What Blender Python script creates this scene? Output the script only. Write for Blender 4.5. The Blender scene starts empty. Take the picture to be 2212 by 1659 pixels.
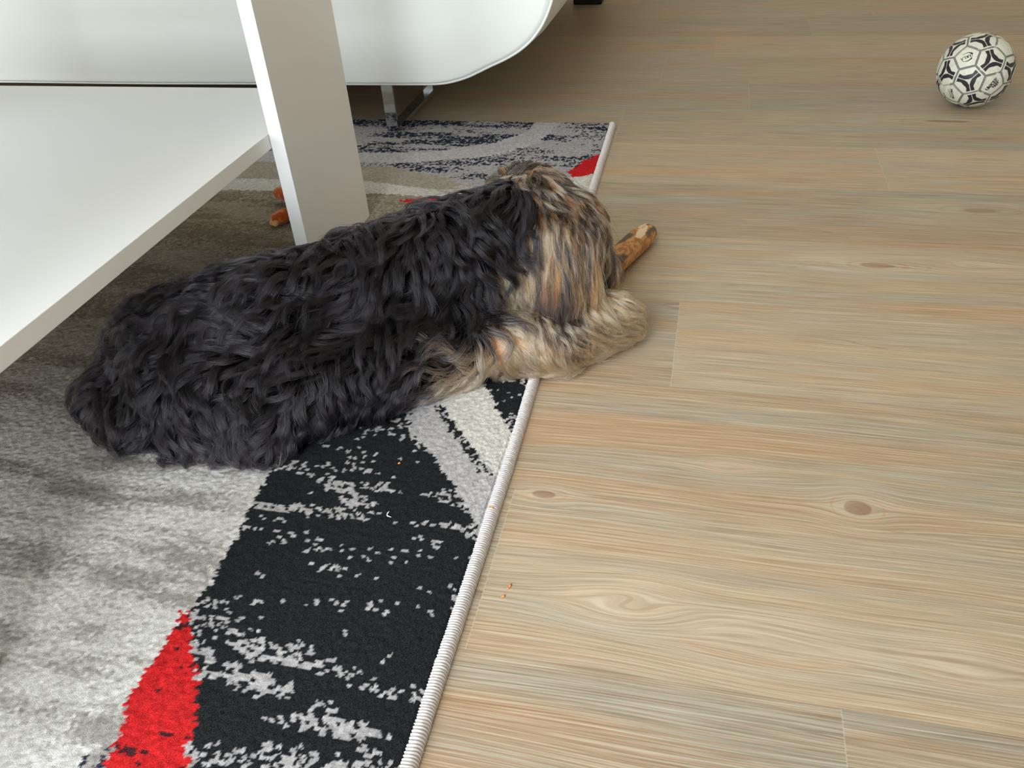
import bpy, bmesh, math
import numpy as np
from mathutils import Vector, Matrix

# ------------------------------------------------------------------ camera, light, exposure
SC = bpy.context.scene
COL = SC.collection
CAM_H = 0.72
cam_data = bpy.data.cameras.new('camera')
cam_data.sensor_fit = 'HORIZONTAL'
cam_data.sensor_width = 36.0
cam_data.lens = 1750.0 / 2212.0 * 36.0
cam_data.clip_start = 0.02
cam = bpy.data.objects.new('camera', cam_data)
COL.objects.link(cam)
RW = ((0.97409927, 0.08463529, -0.20968423), (0.21813667, -0.59596355, 0.77281553), (-0.05955669, -0.79853886, -0.59898972))
M = Matrix(((RW[0][0], -RW[0][1], -RW[0][2]), (RW[1][0], -RW[1][1], -RW[1][2]), (RW[2][0], -RW[2][1], -RW[2][2]))).to_4x4()
M.translation = Vector((0, 0, CAM_H))
cam.matrix_world = M
SC.camera = cam

SC.view_settings.view_transform = 'Standard'
SC.view_settings.look = 'None'
SC.view_settings.gamma = 1.0
SC.view_settings.use_curve_mapping = False
SC.view_settings.exposure = 0.84
SC.cycles.max_bounces = 8
SC.cycles.diffuse_bounces = 5

world = bpy.data.worlds.new('sky')
SC.world = world
world.use_nodes = True
world.node_tree.nodes['Background'].inputs[0].default_value = (0.80, 0.90, 1.0, 1)
world.node_tree.nodes['Background'].inputs[1].default_value = 1.2

def area_light(name, loc, target, sx, sy, power, color):
    l = bpy.data.lights.new(name, 'AREA')
    l.shape = 'RECTANGLE'; l.size = sx; l.size_y = sy
    l.energy = power; l.color = color
    o = bpy.data.objects.new(name, l)
    o.location = loc
    o.rotation_euler = (Vector(target) - Vector(loc)).to_track_quat('-Z', 'Y').to_euler()
    COL.objects.link(o)
    return o

# daylight coming in through the balcony window behind the photographer
area_light('window_daylight', (-0.85, -1.02, 1.22), (-0.85, 1.6, 0.95), 1.3, 2.3, 58, (0.88, 0.95, 1.0))
# added fill from the left, for the sofa and the rug under the table
area_light('left_fill', (-3.42, 0.75, 1.45), (-1.2, 1.3, 0.2), 1.3, 1.3, 11, (0.86, 0.94, 1.0))

# ------------------------------------------------------------------ helpers
def srgb(r, g, b, k=1.0):
    return tuple(((c / 255.0) / 12.92 if c / 255.0 <= 0.04045 else ((c / 255.0 + 0.055) / 1.055) ** 2.4) * k for c in (r, g, b))

def mat(name, color=(0.8, 0.8, 0.8), rough=0.5, metal=0.0, spec=0.5, coat=0.0):
    m = bpy.data.materials.new(name); m.use_nodes = True
    b = m.node_tree.nodes['Principled BSDF']
    b.inputs['Base Color'].default_value = (*color, 1)
    b.inputs['Roughness'].default_value = rough
    b.inputs['Metallic'].default_value = metal
    b.inputs['Specular IOR Level'].default_value = spec
    b.inputs['Coat Weight'].default_value = coat
    return m

class NT:
    """small expression builder for shader node trees"""
    def __init__(s, m):
        s.t = m.node_tree; s.b = s.t.nodes.get('Principled BSDF')
    def put(s, sock, v):
        if isinstance(v, Sk): s.t.links.new(v.s, sock)
        elif isinstance(v, tuple): sock.default_value = v if len(sock.default_value) == len(v) else (*v, 1)
        else: sock.default_value = v
    def math(s, op, a, b=None, c=None, clamp=False):
        n = s.t.nodes.new('ShaderNodeMath'); n.operation = op; n.use_clamp = clamp
        for i, v in enumerate((a, b, c)):
            if v is not None: s.put(n.inputs[i], v)
        return Sk(s, n.outputs[0])
    def xyz(s, x, y, z=0.0):
        n = s.t.nodes.new('ShaderNodeCombineXYZ')
        for i, v in enumerate((x, y, z)): s.put(n.inputs[i], v)
        return Sk(s, n.outputs[0])
    def noise(s, vec, scale=1.0, detail=2.0, rough=0.5, dist=0.0):
        n = s.t.nodes.new('ShaderNodeTexNoise'); s.put(n.inputs['Vector'], vec)
        n.inputs['Scale'].default_value = scale; n.inputs['Detail'].default_value = detail
        n.inputs['Roughness'].default_value = rough; n.inputs['Distortion'].default_value = dist
        return Sk(s, n.outputs[0])
    def white(s, v):
        n = s.t.nodes.new('ShaderNodeTexWhiteNoise'); n.noise_dimensions = '1D'; s.put(n.inputs['W'], v)
        return Sk(s, n.outputs['Value'])
    def mix(s, f, a, b, blend='MIX'):
        n = s.t.nodes.new('ShaderNodeMix'); n.data_type = 'RGBA'; n.blend_type = blend
        s.put(n.inputs[0], f); s.put(n.inputs[6], a); s.put(n.inputs[7], b)
        return Sk(s, n.outputs[2])
    def ramp(s, f, lo, hi):
        n = s.t.nodes.new('ShaderNodeMapRange'); n.interpolation_type = 'SMOOTHSTEP'
        s.put(n.inputs[0], f); s.put(n.inputs[1], lo); s.put(n.inputs[2], hi)
        return Sk(s, n.outputs[0])
    def coord(s, which='Object'):
        n = s.t.nodes.new('ShaderNodeTexCoord'); return Sk(s, n.outputs[which])
    def sep(s, v):
        n = s.t.nodes.new('ShaderNodeSeparateXYZ'); s.put(n.inputs[0], v)
        return [Sk(s, o) for o in n.outputs]
    def attr(s, name):
        n = s.t.nodes.new('ShaderNodeAttribute'); n.attribute_name = name
        return Sk(s, n.outputs['Color'])
    def bump(s, h, strength=0.3, dist=0.001):
        n = s.t.nodes.new('ShaderNodeBump'); n.inputs['Strength'].default_value = strength
        n.inputs['Distance'].default_value = dist; s.put(n.inputs['Height'], h)
        return Sk(s, n.outputs[0])

class Sk:
    def __init__(s, nt, sock): s.nt = nt; s.s = sock
    def __add__(s, o): return s.nt.math('ADD', s, o)
    __radd__ = __add__
    def __sub__(s, o): return s.nt.math('SUBTRACT', s, o)
    def __rsub__(s, o): return s.nt.math('SUBTRACT', o, s)
    def __mul__(s, o): return s.nt.math('MULTIPLY', s, o)
    __rmul__ = __mul__
    def __truediv__(s, o): return s.nt.math('DIVIDE', s, o)
    def fl(s): return s.nt.math('FLOOR', s)
    def sin(s): return s.nt.math('SINE', s)
    def abs(s): return s.nt.math('ABSOLUTE', s)
    def exp(s): return s.nt.math('EXPONENT', s)

def tag(o, label=None, cat=None, group=None, kind=None):
    for k, v in (('label', label), ('category', cat), ('group', group), ('kind', kind)):
        if v: o[k] = v
    return o

def empty(name, loc=(0, 0, 0), rz=0.0):
    o = bpy.data.objects.new(name, None); o.location = loc; o.rotation_euler = (0, 0, rz)
    o.empty_display_size = 0.05
    COL.objects.link(o); return o

def link(name, me, m, parent=None, smooth=False):
    o = bpy.data.objects.new(name, me)
    if m: me.materials.append(m)
    COL.objects.link(o)
    if parent: o.parent = parent
    if smooth: me.polygons.foreach_set('use_smooth', [True] * len(me.polygons))
    return o

def from_bm(name, bm, m, parent=None, smooth=False):
    me = bpy.data.meshes.new(name); bm.to_mesh(me); bm.free()
    return link(name, me, m, parent, smooth)

def box(name, lo, hi, m, parent=None, bev=0.0015, seg=2):
    bm = bmesh.new(); bmesh.ops.create_cube(bm, size=1.0)
    for v in bm.verts:
        v.co = Vector([(lo[i] + hi[i]) / 2 + v.co[i] * (hi[i] - lo[i]) for i in range(3)])
    if bev: bmesh.ops.bevel(bm, geom=bm.edges[:], offset=bev, segments=seg, profile=0.5, affect='EDGES')
    return from_bm(name, bm, m, parent)

def grid_mesh(name, co, nu, nv, closed_v=False):
    """co: (nu*nv,3) array"""
    i = np.arange(nu - 1)[:, None]; nj = nv if closed_v else nv - 1
    j = np.arange(nj)[None, :]
    a = i * nv + j; b = i * nv + (j + 1) % nv
    q = np.stack([a, b, b + nv, a + nv], -1).reshape(-1, 4)
    me = bpy.data.meshes.new(name)
    me.vertices.add(len(co)); me.vertices.foreach_set('co', np.asarray(co, np.float32).ravel())
    me.loops.add(len(q) * 4); me.loops.foreach_set('vertex_index', q.astype(np.int32).ravel())
    me.polygons.add(len(q)); me.polygons.foreach_set('loop_start', np.arange(0, len(q) * 4, 4, dtype=np.int32))
    me.update(calc_edges=True); me.validate()
    return me

def vcol(me, name, rgb):
    a = me.color_attributes.new(name, 'FLOAT_COLOR', 'POINT')
    d = np.ones((len(rgb), 4), np.float32); d[:, :3] = rgb
    a.data.foreach_set('color', d.ravel())

# lattice noise in numpy
_rng0 = np.random.RandomState(5)
_lat = _rng0.rand(256, 256).astype(np.float32)
def vnoise(x, y, seed=0):
    x = np.asarray(x) + seed * 17.13; y = np.asarray(y) + seed * 7.77
    xi = np.floor(x).astype(int); yi = np.floor(y).astype(int)
    fx = x - xi; fy = y - yi; fx = fx * fx * (3 - 2 * fx); fy = fy * fy * (3 - 2 * fy)
    L = lambda i, j: _lat[i & 255, j & 255]
    return (L(xi, yi) * (1 - fx) + L(xi + 1, yi) * fx) * (1 - fy) + (L(xi, yi + 1) * (1 - fx) + L(xi + 1, yi + 1) * fx) * fy
def fbm(x, y, seed=0, octs=3):
    s = 0; w = 0
    for k in range(octs):
        s = s + vnoise(x * 2 ** k, y * 2 ** k, seed + k * 3) * 0.5 ** k; w += 0.5 ** k
    return s / w

def smoothstep(a, b, x):
    t = np.clip((x - a) / (b - a), 0, 1); return t * t * (3 - 2 * t)

# ------------------------------------------------------------------ floor material (wood-look planks)
def floor_material():
    m = mat('wood_planks', rough=0.5, spec=0.4)
    n = NT(m); X, Y, _ = n.sep(n.coord('Object'))
    W = 0.24
    rowf = (Y - 0.955) / W
    row = rowf.fl(); ry = rowf - row
    # butt joints seen in the photo, others random
    off = n.white(row * 3.17 + 40.5) * 1.22
    known = {0: -0.022, 3: 0.37, 7: 0.0, 6: -0.145, 5: 0.098, -3: 0.168, -2: 1.02, -1: -0.62, 1: 1.1, 2: -0.55, 4: 1.0}
    for k, xj in known.items():
        hit = n.math('COMPARE', row, float(k), 0.5)
        off = off * (1.0 - hit) + hit * xj
    uf = (X - off) / 1.22
    col = uf.fl(); ru = uf - col
    pid = n.white(row * 7.31 + col * 2.77 + 3.3)
    pid2 = n.white(row * 1.71 + col * 9.1 + 11.9)
    # knots push the grain aside
    knots = [(0.307, 1.356, .10, .030, 1), (0.5215, 1.598, .10, .030, 1), (0.211, 0.747, .032, .025, 1),
             (-0.064, 0.556, .05, .022, 0), (-0.162, 0.71, .03, .014, 1), (0.06, 0.796, .03, .012, 0),
             (0.10, 0.54, .10, .03, 0), (0.30, 0.545, .07, .028, 0), (0.553, 2.096, .16, .028, 1),
             (0.46, 1.37, .06, .026, 0), (-0.03, 2.98, .10, .03, 0), (0.60, 1.86, .12, .03, 0), (-0.02, 0.575, .04, .02, 0)]
    warp = None; core = None; halo = None; rings = None; soft = None
    for kx, ky, sx, sy, dark in knots:
        dx = (X - kx) / sx; dy = (Y - ky) / sy
        r2 = dx * dx + dy * dy
        g = (r2 * -0.55).exp()
        w = (Y - ky) * g * -0.80
        warp = w if warp is None else warp + w
        if sx > .05 and dark:
            rg = (n.math('SQRT', r2) * 17.0 + kx * 40.0).sin() * g
            rings = rg if rings is None else n.math('MAXIMUM', rings, rg)
        halo = g if halo is None else n.math('MAXIMUM', halo, g)
        if not dark: soft = g if soft is None else n.math('MAXIMUM', soft, g)
        if dark:
            c = n.ramp(r2, 0.11 if sx > .05 else 0.30, 0.06 if sx > .05 else 0.17)
            core = c if core is None else n.math('MAXIMUM', core, c)
    wob = n.noise(n.xyz(X * 1.4 + pid * 31.0, Y * 5.0 + pid2 * 9.0), 1.0, 2.0) - 0.5
    gy = Y + warp + wob * 0.045 + pid2 * 5.0
    gx = X + pid * 13.0
    n_band = n.noise(n.xyz(gx * 1.6, gy * 26.0), 1.0, 2.0, 0.55)
    n_band2 = n.noise(n.xyz(gx * 1.1 + 7.7, gy * 12.0), 1.0, 2.0, 0.5)
    n_str = n.noise(n.xyz(gx * 1.7, gy * 190.0), 1.0, 3.0, 0.6)
    n_fine = n.noise(n.xyz(gx * 7.0, gy * 620.0 + pid * 7), 1.0, 3.0, 0.65)
    n_line = (n.noise(n.xyz(gx * 0.8 + 3.3, gy * 22.0), 1.0, 2.0, 0.5) - 0.5).abs()
    n_lm = n.noise(n.xyz(gx * 1.9 + 1.3, gy * 30.0 + 4.0), 1.0, 1.0, 0.5)
    n_area = n.noise(n.xyz(gx * 1.3 + 9.1, gy * 9.0), 1.0, 1.0, 0.4)
    ring = (gy * 1050.0 + n_band * 7.0 + n_area * 30.0).sin() * 0.5 + 0.5
    tan = srgb(170, 146, 112); grey = srgb(152, 147, 131); orange = srgb(188, 140, 90); pale = srgb(214, 206, 188); dark = srgb(112, 92, 72)
    c = n.mix(n.ramp(n_band, 0.35, 0.65), tan, grey)
    c = n.mix(n.ramp(n_band2, 0.50, 0.68) * 0.65, c, orange)
    c = n.mix(n.ramp(n_str, 0.52, 0.75) * 0.55, c, pale)
    c = n.mix(n.ramp(n_str, 0.47, 0.25) * 0.65, c, srgb(142, 108, 74))
    c = n.mix(n.ramp(ring, 0.72, 1.0) * n.ramp(n_band2, 0.40, 0.58) * n.ramp(n_fine, 0.25, 0.55) * 0.88, c, srgb(156, 98, 54))
    c = n.mix(n.ramp(n_line, 0.006, 0.0015) * n.ramp(n_lm, 0.50, 0.60) * 0.75, c, dark)
    c = n.mix(n.ramp(soft, 0.30, 0.75) * 0.45, c, srgb(190, 136, 84))
    c = n.mix(halo * 0.45, c, srgb(192, 188, 172))
    c = n.mix(n.ramp((halo - 0.62).abs(), 0.05, 0.0) * n.ramp(n_band2, 0.42, 0.55) * 0.55, c, srgb(186, 128, 72))
    c = n.mix(n.ramp(rings, 0.35, 0.85) * 0.55, c, srgb(170, 124, 82))
    c = n.mix(core * 0.92, c, srgb(128, 84, 50))
    c = n.mix(n.ramp(n_fine, 0.30, 0.70), n.mix(0.42, c, srgb(88, 72, 54)), n.mix(0.28, c, srgb(230, 222, 204)))
    c = n.mix(0.16, c, n.mix(pid, srgb(120, 112, 98), srgb(224, 190, 148)))
    # joints
    e1 = n.math('MINIMUM', ry, 1.0 - ry) * W
    e2 = n.math('MINIMUM', ru, 1.0 - ru) * 1.22
    c = n.mix(n.ramp(e1, 0.0013, 0.0004) * 0.16, c, srgb(90, 78, 62))
    c = n.mix(n.ramp(e2, 0.0010, 0.0003) * 0.18, c, srgb(220, 214, 200))
    n.put(n.b.inputs['Base Color'], c)
    n.put(n.b.inputs['Roughness'], n_str * 0.22 + 0.38)
    n.put(n.b.inputs['Normal'], n.bump(n_str * 0.7 + n_fine * 0.6 - n.ramp(e1, 0.0013, 0.0003) * 0.3, 0.35, 0.0006))
    return m

M_floor = floor_material()
M_wall = mat('wall_paint', srgb(236, 229, 214), 0.85)
n = NT(M_wall); n.put(n.b.inputs['Normal'], n.bump(n.noise(n.coord('Object'), 160.0, 3.0), 0.15, 0.001))
M_trim = mat('white_trim', srgb(235, 234, 230), 0.4)
M_glass = mat('window_glass', (1, 1, 1), 0.02); M_glass.node_tree.nodes['Principled BSDF'].inputs['Transmission Weight'].default_value = 1.0

def struct(name, o):
    o.name = name; o['kind'] = 'structure'; return o

XL, XR, YN, YF, ZC = -3.2, 2.7, -0.8, 4.7, 2.6
struct('floor', box('floor', (XL - .1, YN - .1, -0.06), (XR + .1, YF + .1, 0.0), M_floor, bev=0))
struct('ceiling', box('ceiling', (XL - .1, YN - .1, ZC), (XR + .1, YF + .1, ZC + .1), M_wall, bev=0))
struct('wall_right', box('wall_right', (XR, YN, 0.0005), (XR + .1, YF, ZC - .0005), M_wall, bev=0))
struct('wall_far', box('wall_far', (XL - .1, YF, 0.0005), (XR + .1, YF + .1, ZC - .0005), M_wall, bev=0))
# near wall with the balcony window opening
WX0, WX1, WZ0, WZ1 = -1.6, -0.1, 0.03, 2.45
bm = bmesh.new()
def bm_box(bm, lo, hi):
    r = bmesh.ops.create_cube(bm, size=1.0)
    for v in r['verts']:
        v.co = Vector([(lo[i] + hi[i]) / 2 + v.co[i] * (hi[i] - lo[i]) for i in range(3)])
bm_box(bm, (XL - .1, YN - .1, .0005), (WX0, YN, ZC - .0005)); bm_box(bm, (WX1, YN - .1, .0005), (XR + .1, YN, ZC - .0005))
bm_box(bm, (WX0, YN - .1, .0005), (WX1, YN, WZ0)); bm_box(bm, (WX0, YN - .1, WZ1), (WX1, YN, ZC - .0005))
struct('wall_near', from_bm('wall_near', bm, M_wall))
bm = bmesh.new()
LY0, LY1, LZ0, LZ1 = 0.0, 1.5, 0.75, 2.15  # opening in the left wall for the added fill light
bm_box(bm, (XL - .1, YN, .0005), (XL, LY0, ZC - .0005)); bm_box(bm, (XL - .1, LY1, .0005), (XL, YF, ZC - .0005))
bm_box(bm, (XL - .1, LY0, .0005), (XL, LY1, LZ0)); bm_box(bm, (XL - .1, LY0, LZ1), (XL, LY1, ZC - .0005))
struct('wall_left', from_bm('wall_left', bm, M_wall))
fill_win = empty('fill_window', (0, 0, 0)); fill_win['kind'] = 'structure'  # made-up window, added to go with the left fill light
bm = bmesh.new()
for a, b in (((LY0, LZ0), (LY1, LZ0 + .05)), ((LY0, LZ1 - .05), (LY1, LZ1)), ((LY0, LZ0), (LY0 + .05, LZ1)), ((LY1 - .05, LZ0), (LY1, LZ1))):
    bm_box(bm, (XL - .07, a[0], a[1]), (XL - .02, b[0], b[1]))
from_bm('window_frame', bm, M_trim, fill_win)
win = empty('window_1', (0, 0, 0)); win['kind'] = 'structure'
bm = bmesh.new()
for a, b in (((WX0, WZ0), (WX1, WZ0 + .06)), ((WX0, WZ1 - .06), (WX1, WZ1)), ((WX0, WZ0), (WX0 + .06, WZ1)), ((WX1 - .06, WZ0), (WX1, WZ1)),
             (((WX0 + WX1) / 2 - .04, WZ0), ((WX0 + WX1) / 2 + .04, WZ1))):
    bm_box(bm, (a[0], YN - .07, a[1]), (b[0], YN - .02, b[1]))
from_bm('window_frame', bm, M_trim, win)
for nm, lo, hi in (('baseboard_far', (XL, YF - .015, .0005), (XR, YF, .06)), ('baseboard_left', (XL, YN, .0005), (XL + .015, YF, .06)), ('baseboard_right', (XR - .015, YN, .0005), (XR, YF, .06))):
    struct(nm, box(nm, lo, hi, M_trim, bev=0.002))

# ------------------------------------------------------------------ rug
POLY = {
'black':[(-0.5248,0.7124),(-0.5,0.80),(-0.42,0.95),(-0.3626,0.7852),(-0.3126,0.7408),(-0.2689,0.6869),(-0.2319,0.6376),(-0.2198,0.6064),(-0.19,0.6076),(-0.19,0.2),(-0.40,0.2),(-0.4063,0.2875),(-0.4114,0.3084),(-0.4271,0.3145),(-0.4287,0.3424),(-0.4521,0.3784),(-0.4716,0.4073),(-0.5098,0.4533),(-0.5047,0.4991),(-0.5083,0.5542),(-0.5134,0.5988),(-0.516,0.6346),(-0.5207,0.6901)],
'white1':[(-0.42,0.95),(-0.3626,0.7852),(-0.3126,0.7408),(-0.2689,0.6869),(-0.2319,0.6376),(-0.2198,0.6064),(-0.19,0.6),(-0.19,0.95),(-0.3466,0.97)],
'cream1':[(-0.3424,0.8497),(-0.2887,0.7915),(-0.2327,0.7267),(-0.2,0.70),(-0.19,0.8075),(-0.2352,0.8394),(-0.2734,0.8869),(-0.32,0.95)],
'corner':[(-0.32,0.95),(-0.2734,0.8869),(-0.2436,0.8331),(-0.2255,0.8108),(-0.19,0.78),(-0.19,0.96)],
'red1':[(-0.5166,0.4571),(-0.5074,0.4568),(-0.4716,0.4073),(-0.4521,0.3784),(-0.4287,0.3424),(-0.4271,0.3145),(-0.3998,0.2844),(-0.40,0.19),(-0.4715,0.19),(-0.5018,0.3239),(-0.5144,0.3565),(-0.514,0.3886),(-0.5121,0.4113)],
'navy':[(-0.5197,0.2766),(-0.5158,0.2953),(-0.5053,0.3089),(-0.4961,0.3154),(-0.46,0.20),(-0.5184,0.2)],
'farspeck':[(-1.5,1.98),(-1.5,2.1),(-0.4136,2.1),(-0.4136,1.9984),(-0.437,1.9376),(-0.5116,1.8546),(-0.6453,1.7919),(-0.8168,1.7746),(-1.5,1.7684)],
'farcream':[(-0.4262,2.03),(-0.36,2.03),(-0.3985,1.8615),(-0.4936,1.7815),(-0.5968,1.7458),(-0.7023,1.7186),(-1.3,1.6946),(-1.3,1.7684),(-0.8168,1.7746),(-0.6453,1.7919),(-0.5116,1.8546),(-0.437,1.9376)],
'farspeck2':[(-0.3658,2.03),(-0.19,2.03),(-0.19,1.6296),(-0.2939,1.5299),(-0.5131,1.6058),(-0.6929,1.6914),(-0.7863,1.6957),(-0.7926,1.7122),(-0.5952,1.7403),(-0.4922,1.7758),(-0.3985,1.8615)],
'midbeige':[(-1.1,1.6891),(-0.6929,1.6914),(-0.5799,1.6516),(-0.5131,1.6058),(-0.5664,1.5718),(-0.7303,1.6086),(-1.1,1.5999)],
'farcream2':[(-1.1,1.5999),(-0.7303,1.6086),(-0.5679,1.5766),(-0.4936,1.5351),(-0.5369,1.5431),(-0.7064,1.5453),(-1.1,1.5363)],
'red2':[(-0.6384,1.513),(-0.5954,1.5309),(-0.5376,1.5454),(-0.4899,1.559),(-0.4746,1.5023),(-0.5453,1.5028),(-0.588,1.5081)],
'cream3':[(-0.2971,1.6649),(-0.2561,1.6741),(-0.2169,1.7159),(-0.19,1.72),(-0.19,1.5834),(-0.2535,1.5792),(-0.3105,1.6223)],
'red3':[(-0.2973,1.6941),(-0.269,1.7604),(-0.2268,1.8251),(-0.19,1.85),(-0.19,1.73),(-0.2169,1.7159),(-0.2564,1.6767),(-0.2799,1.6697)],
}
def inpoly(px, py, poly):
    ins = np.zeros(px.shape, bool); q = poly[-1]
    for p in poly:
        c = ((p[1] > py) != (q[1] > py)) & (px < (q[0] - p[0]) * (py - p[1]) / (q[1] - p[1] + 1e-12) + p[0])
        ins ^= c; q = p
    return ins

def rug_xout(y): return np.interp(y, [0.2, 0.76, 0.95, 2.02], [-0.209, -0.209, -0.213, -0.228])
RUG_Y0, RUG_Y1, RUG_X0 = 0.16, 2.012, -2.1
def rug_color(x, y):
    """knot colours: each tuft of about 4.4 x 3.6 mm takes one yarn"""
    r = np.random.RandomState(8)
    tw, th = 0.0046, 0.0040
    jx = (vnoise(x * 520, y * 520, 3) - .5) * .0034; jy = (vnoise(x * 520, y * 520, 9) - .5) * .0026
    ty = np.floor((y + jy) / th)
    tx = np.floor((x + jx) / tw + 0.5 * (ty % 2))
    cx, cy = (tx - 0.5 * (ty % 2) + .5) * tw, (ty + .5) * th
    H = lambda s: _lat[(tx.astype(int) * 7 + s) & 255, (ty.astype(int) * 13 + s * 5) & 255]
    h1, h2, h3 = H(1), H(90), H(37)
    # ragged borders between colour fields
    qx, qy = cx + (h2 - .5) * .006, cy + (h3 - .5) * .006
    lg = np.array(srgb(226, 223, 218)); mg = np.array(srgb(176, 171, 165)); dg = np.array(srgb(128, 122, 114)); beige = np.array(srgb(190, 182, 166))
    lilac = np.array(srgb(196, 192, 193)); black = np.array(srgb(20, 24, 28)); cream = np.array(srgb(232, 229, 221)); red = np.array(srgb(214, 26, 30)); darkred = np.array(srgb(70, 22, 26)); navy = np.array(srgb(36, 44, 62))
    f = fbm(cx * 7, cy * 38, 1, 4)
    g = fbm(cx * 3, cy * 9, 4, 2)
    c = lg + (mg - lg) * smoothstep(.48, .70, f + (h1 - .5) * .22)[:, None]
    dk = smoothstep(.56, .74, f * .75 + g * .3 + (h2 - .5) * .28)
    c = c + (dg - c) * (dk * .24)[:, None]
    # beige brown towards the rug middle, with under-table shade partly painted in
    far = smoothstep(.78, 1.25, cy - (cx + .5) * .55) * smoothstep(-.45, -.62, cx)
    c = c * (1 - far[:, None]) + far[:, None] * (np.array(srgb(176, 165, 148)) + (np.array(srgb(126, 112, 92)) - np.array(srgb(176, 165, 148))) * (.75 * smoothstep(.40, .72, f + (h1 - .5) * .45))[:, None])
    def setc(mask, colr, amt=1.0):
        c[mask] = c[mask] * (1 - amt) + np.asarray(colr) * amt
    st = fbm(cx * 11, cy * 60, 11, 3); st2 = fbm(cx * 18, cy * 75, 21, 2); big = fbm(cx * 4.5, cy * 17, 31, 2)
    b = inpoly(qx, qy, POLY['black']); setc(b, black)
    # speckle density of the light yarn in the black field, in wavering rows as in the photo
    row = .92 * (.72 * np.exp(-((cy - .655 - .05 * (cx + .35)) / .050) ** 2) + .24 * np.exp(-((cy - .545 + .12 * (cx + .35)) / .016) ** 2)
           + .16 * np.exp(-((cy - .495) / .012) ** 2) + .85 * np.exp(-((cy - .395 + .20 * (cx + .35)) / .034) ** 2) + .55 * np.exp(-((cy - .322) / .016) ** 2) + .04 + .3 * smoothstep(.75, .80, cy))
    sp = b & (h1 < row * smoothstep(.34, .60, st) * 1.15) & (st2 > .40)
    setc(sp, lilac * .95)
    for k in ('white1',): m_ = inpoly(qx, qy, POLY[k]); setc(m_, lilac * 1.04)
    m_ = inpoly(qx, qy, POLY['cream1']); setc(m_, cream)
    d = np.abs((cx + .3424) * .7766 + (cy - .8497) * .63 - 0.0)  # distance to the dotted line
    tl = (cx + .3424) * .63 - (cy - .8497) * .7766
    dash = (d < .0065) & (tl > .0) & (tl < .17) & (h1 < .62) & m_.__or__(inpoly(qx, qy, POLY['white1']))
    setc(dash, black)
    m_ = inpoly(qx, qy, POLY['corner']); setc(m_, black); setc(m_ & (h1 < .32 * smoothstep(.3, .6, st)), lilac)
    m_ = inpoly(qx, qy, POLY['red1']); setc(m_, red)
    setc(m_ & (h1 < .75) & (np.exp(-((cy - .437 + .1 * (cx + .48)) / .005) ** 2) + np.exp(-((cy - .345) / .006) ** 2) + np.exp(-((cy - .303) / .005) ** 2) + .6 * np.exp(-((cy - .375) / .004) ** 2) > .5) & (st2 > .40), darkred)
    setc(m_ & (h2 < .05), darkred)
    m_ = inpoly(qx, qy, POLY['navy']) & ~inpoly(qx, qy, POLY['red1']); setc(m_, mg); setc(m_ & (h1 < .4), navy)
    for k, dens, base in (('farspeck', .78, lilac * .80), ('farspeck2', .62, lilac * .84)):
        m_ = inpoly(qx, qy, POLY[k]); setc(m_, base)
        rr = smoothstep(.40, .62, st * .6 + big * .4)
        if k == 'farspeck': rr = np.maximum(rr, smoothstep(1.93, 1.98, cy)) * (0.2 + 0.8 * smoothstep(.40, .54, st))
        else: rr = np.maximum(rr, smoothstep(1.88, 1.93, cy) * smoothstep(-.36, -.30, cx)) * (.3 + .7 * smoothstep(.38, .55, st))
        setc(m_ & (h1 < rr * dens), navy)
    for k, colr in (('farcream', lilac * 1.0), ('midbeige', beige * .84), ('farcream2', cream * .86), ('cream3', cream)):
        setc(inpoly(qx, qy, POLY[k]), colr)
    for k in ('red2', 'red3'): setc(inpoly(qx, qy, POLY[k]), red)
    c *= (.84 + .36 * h3)[:, None]
    return np.clip(c, 0, 1), (cx, cy, h2)

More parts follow.
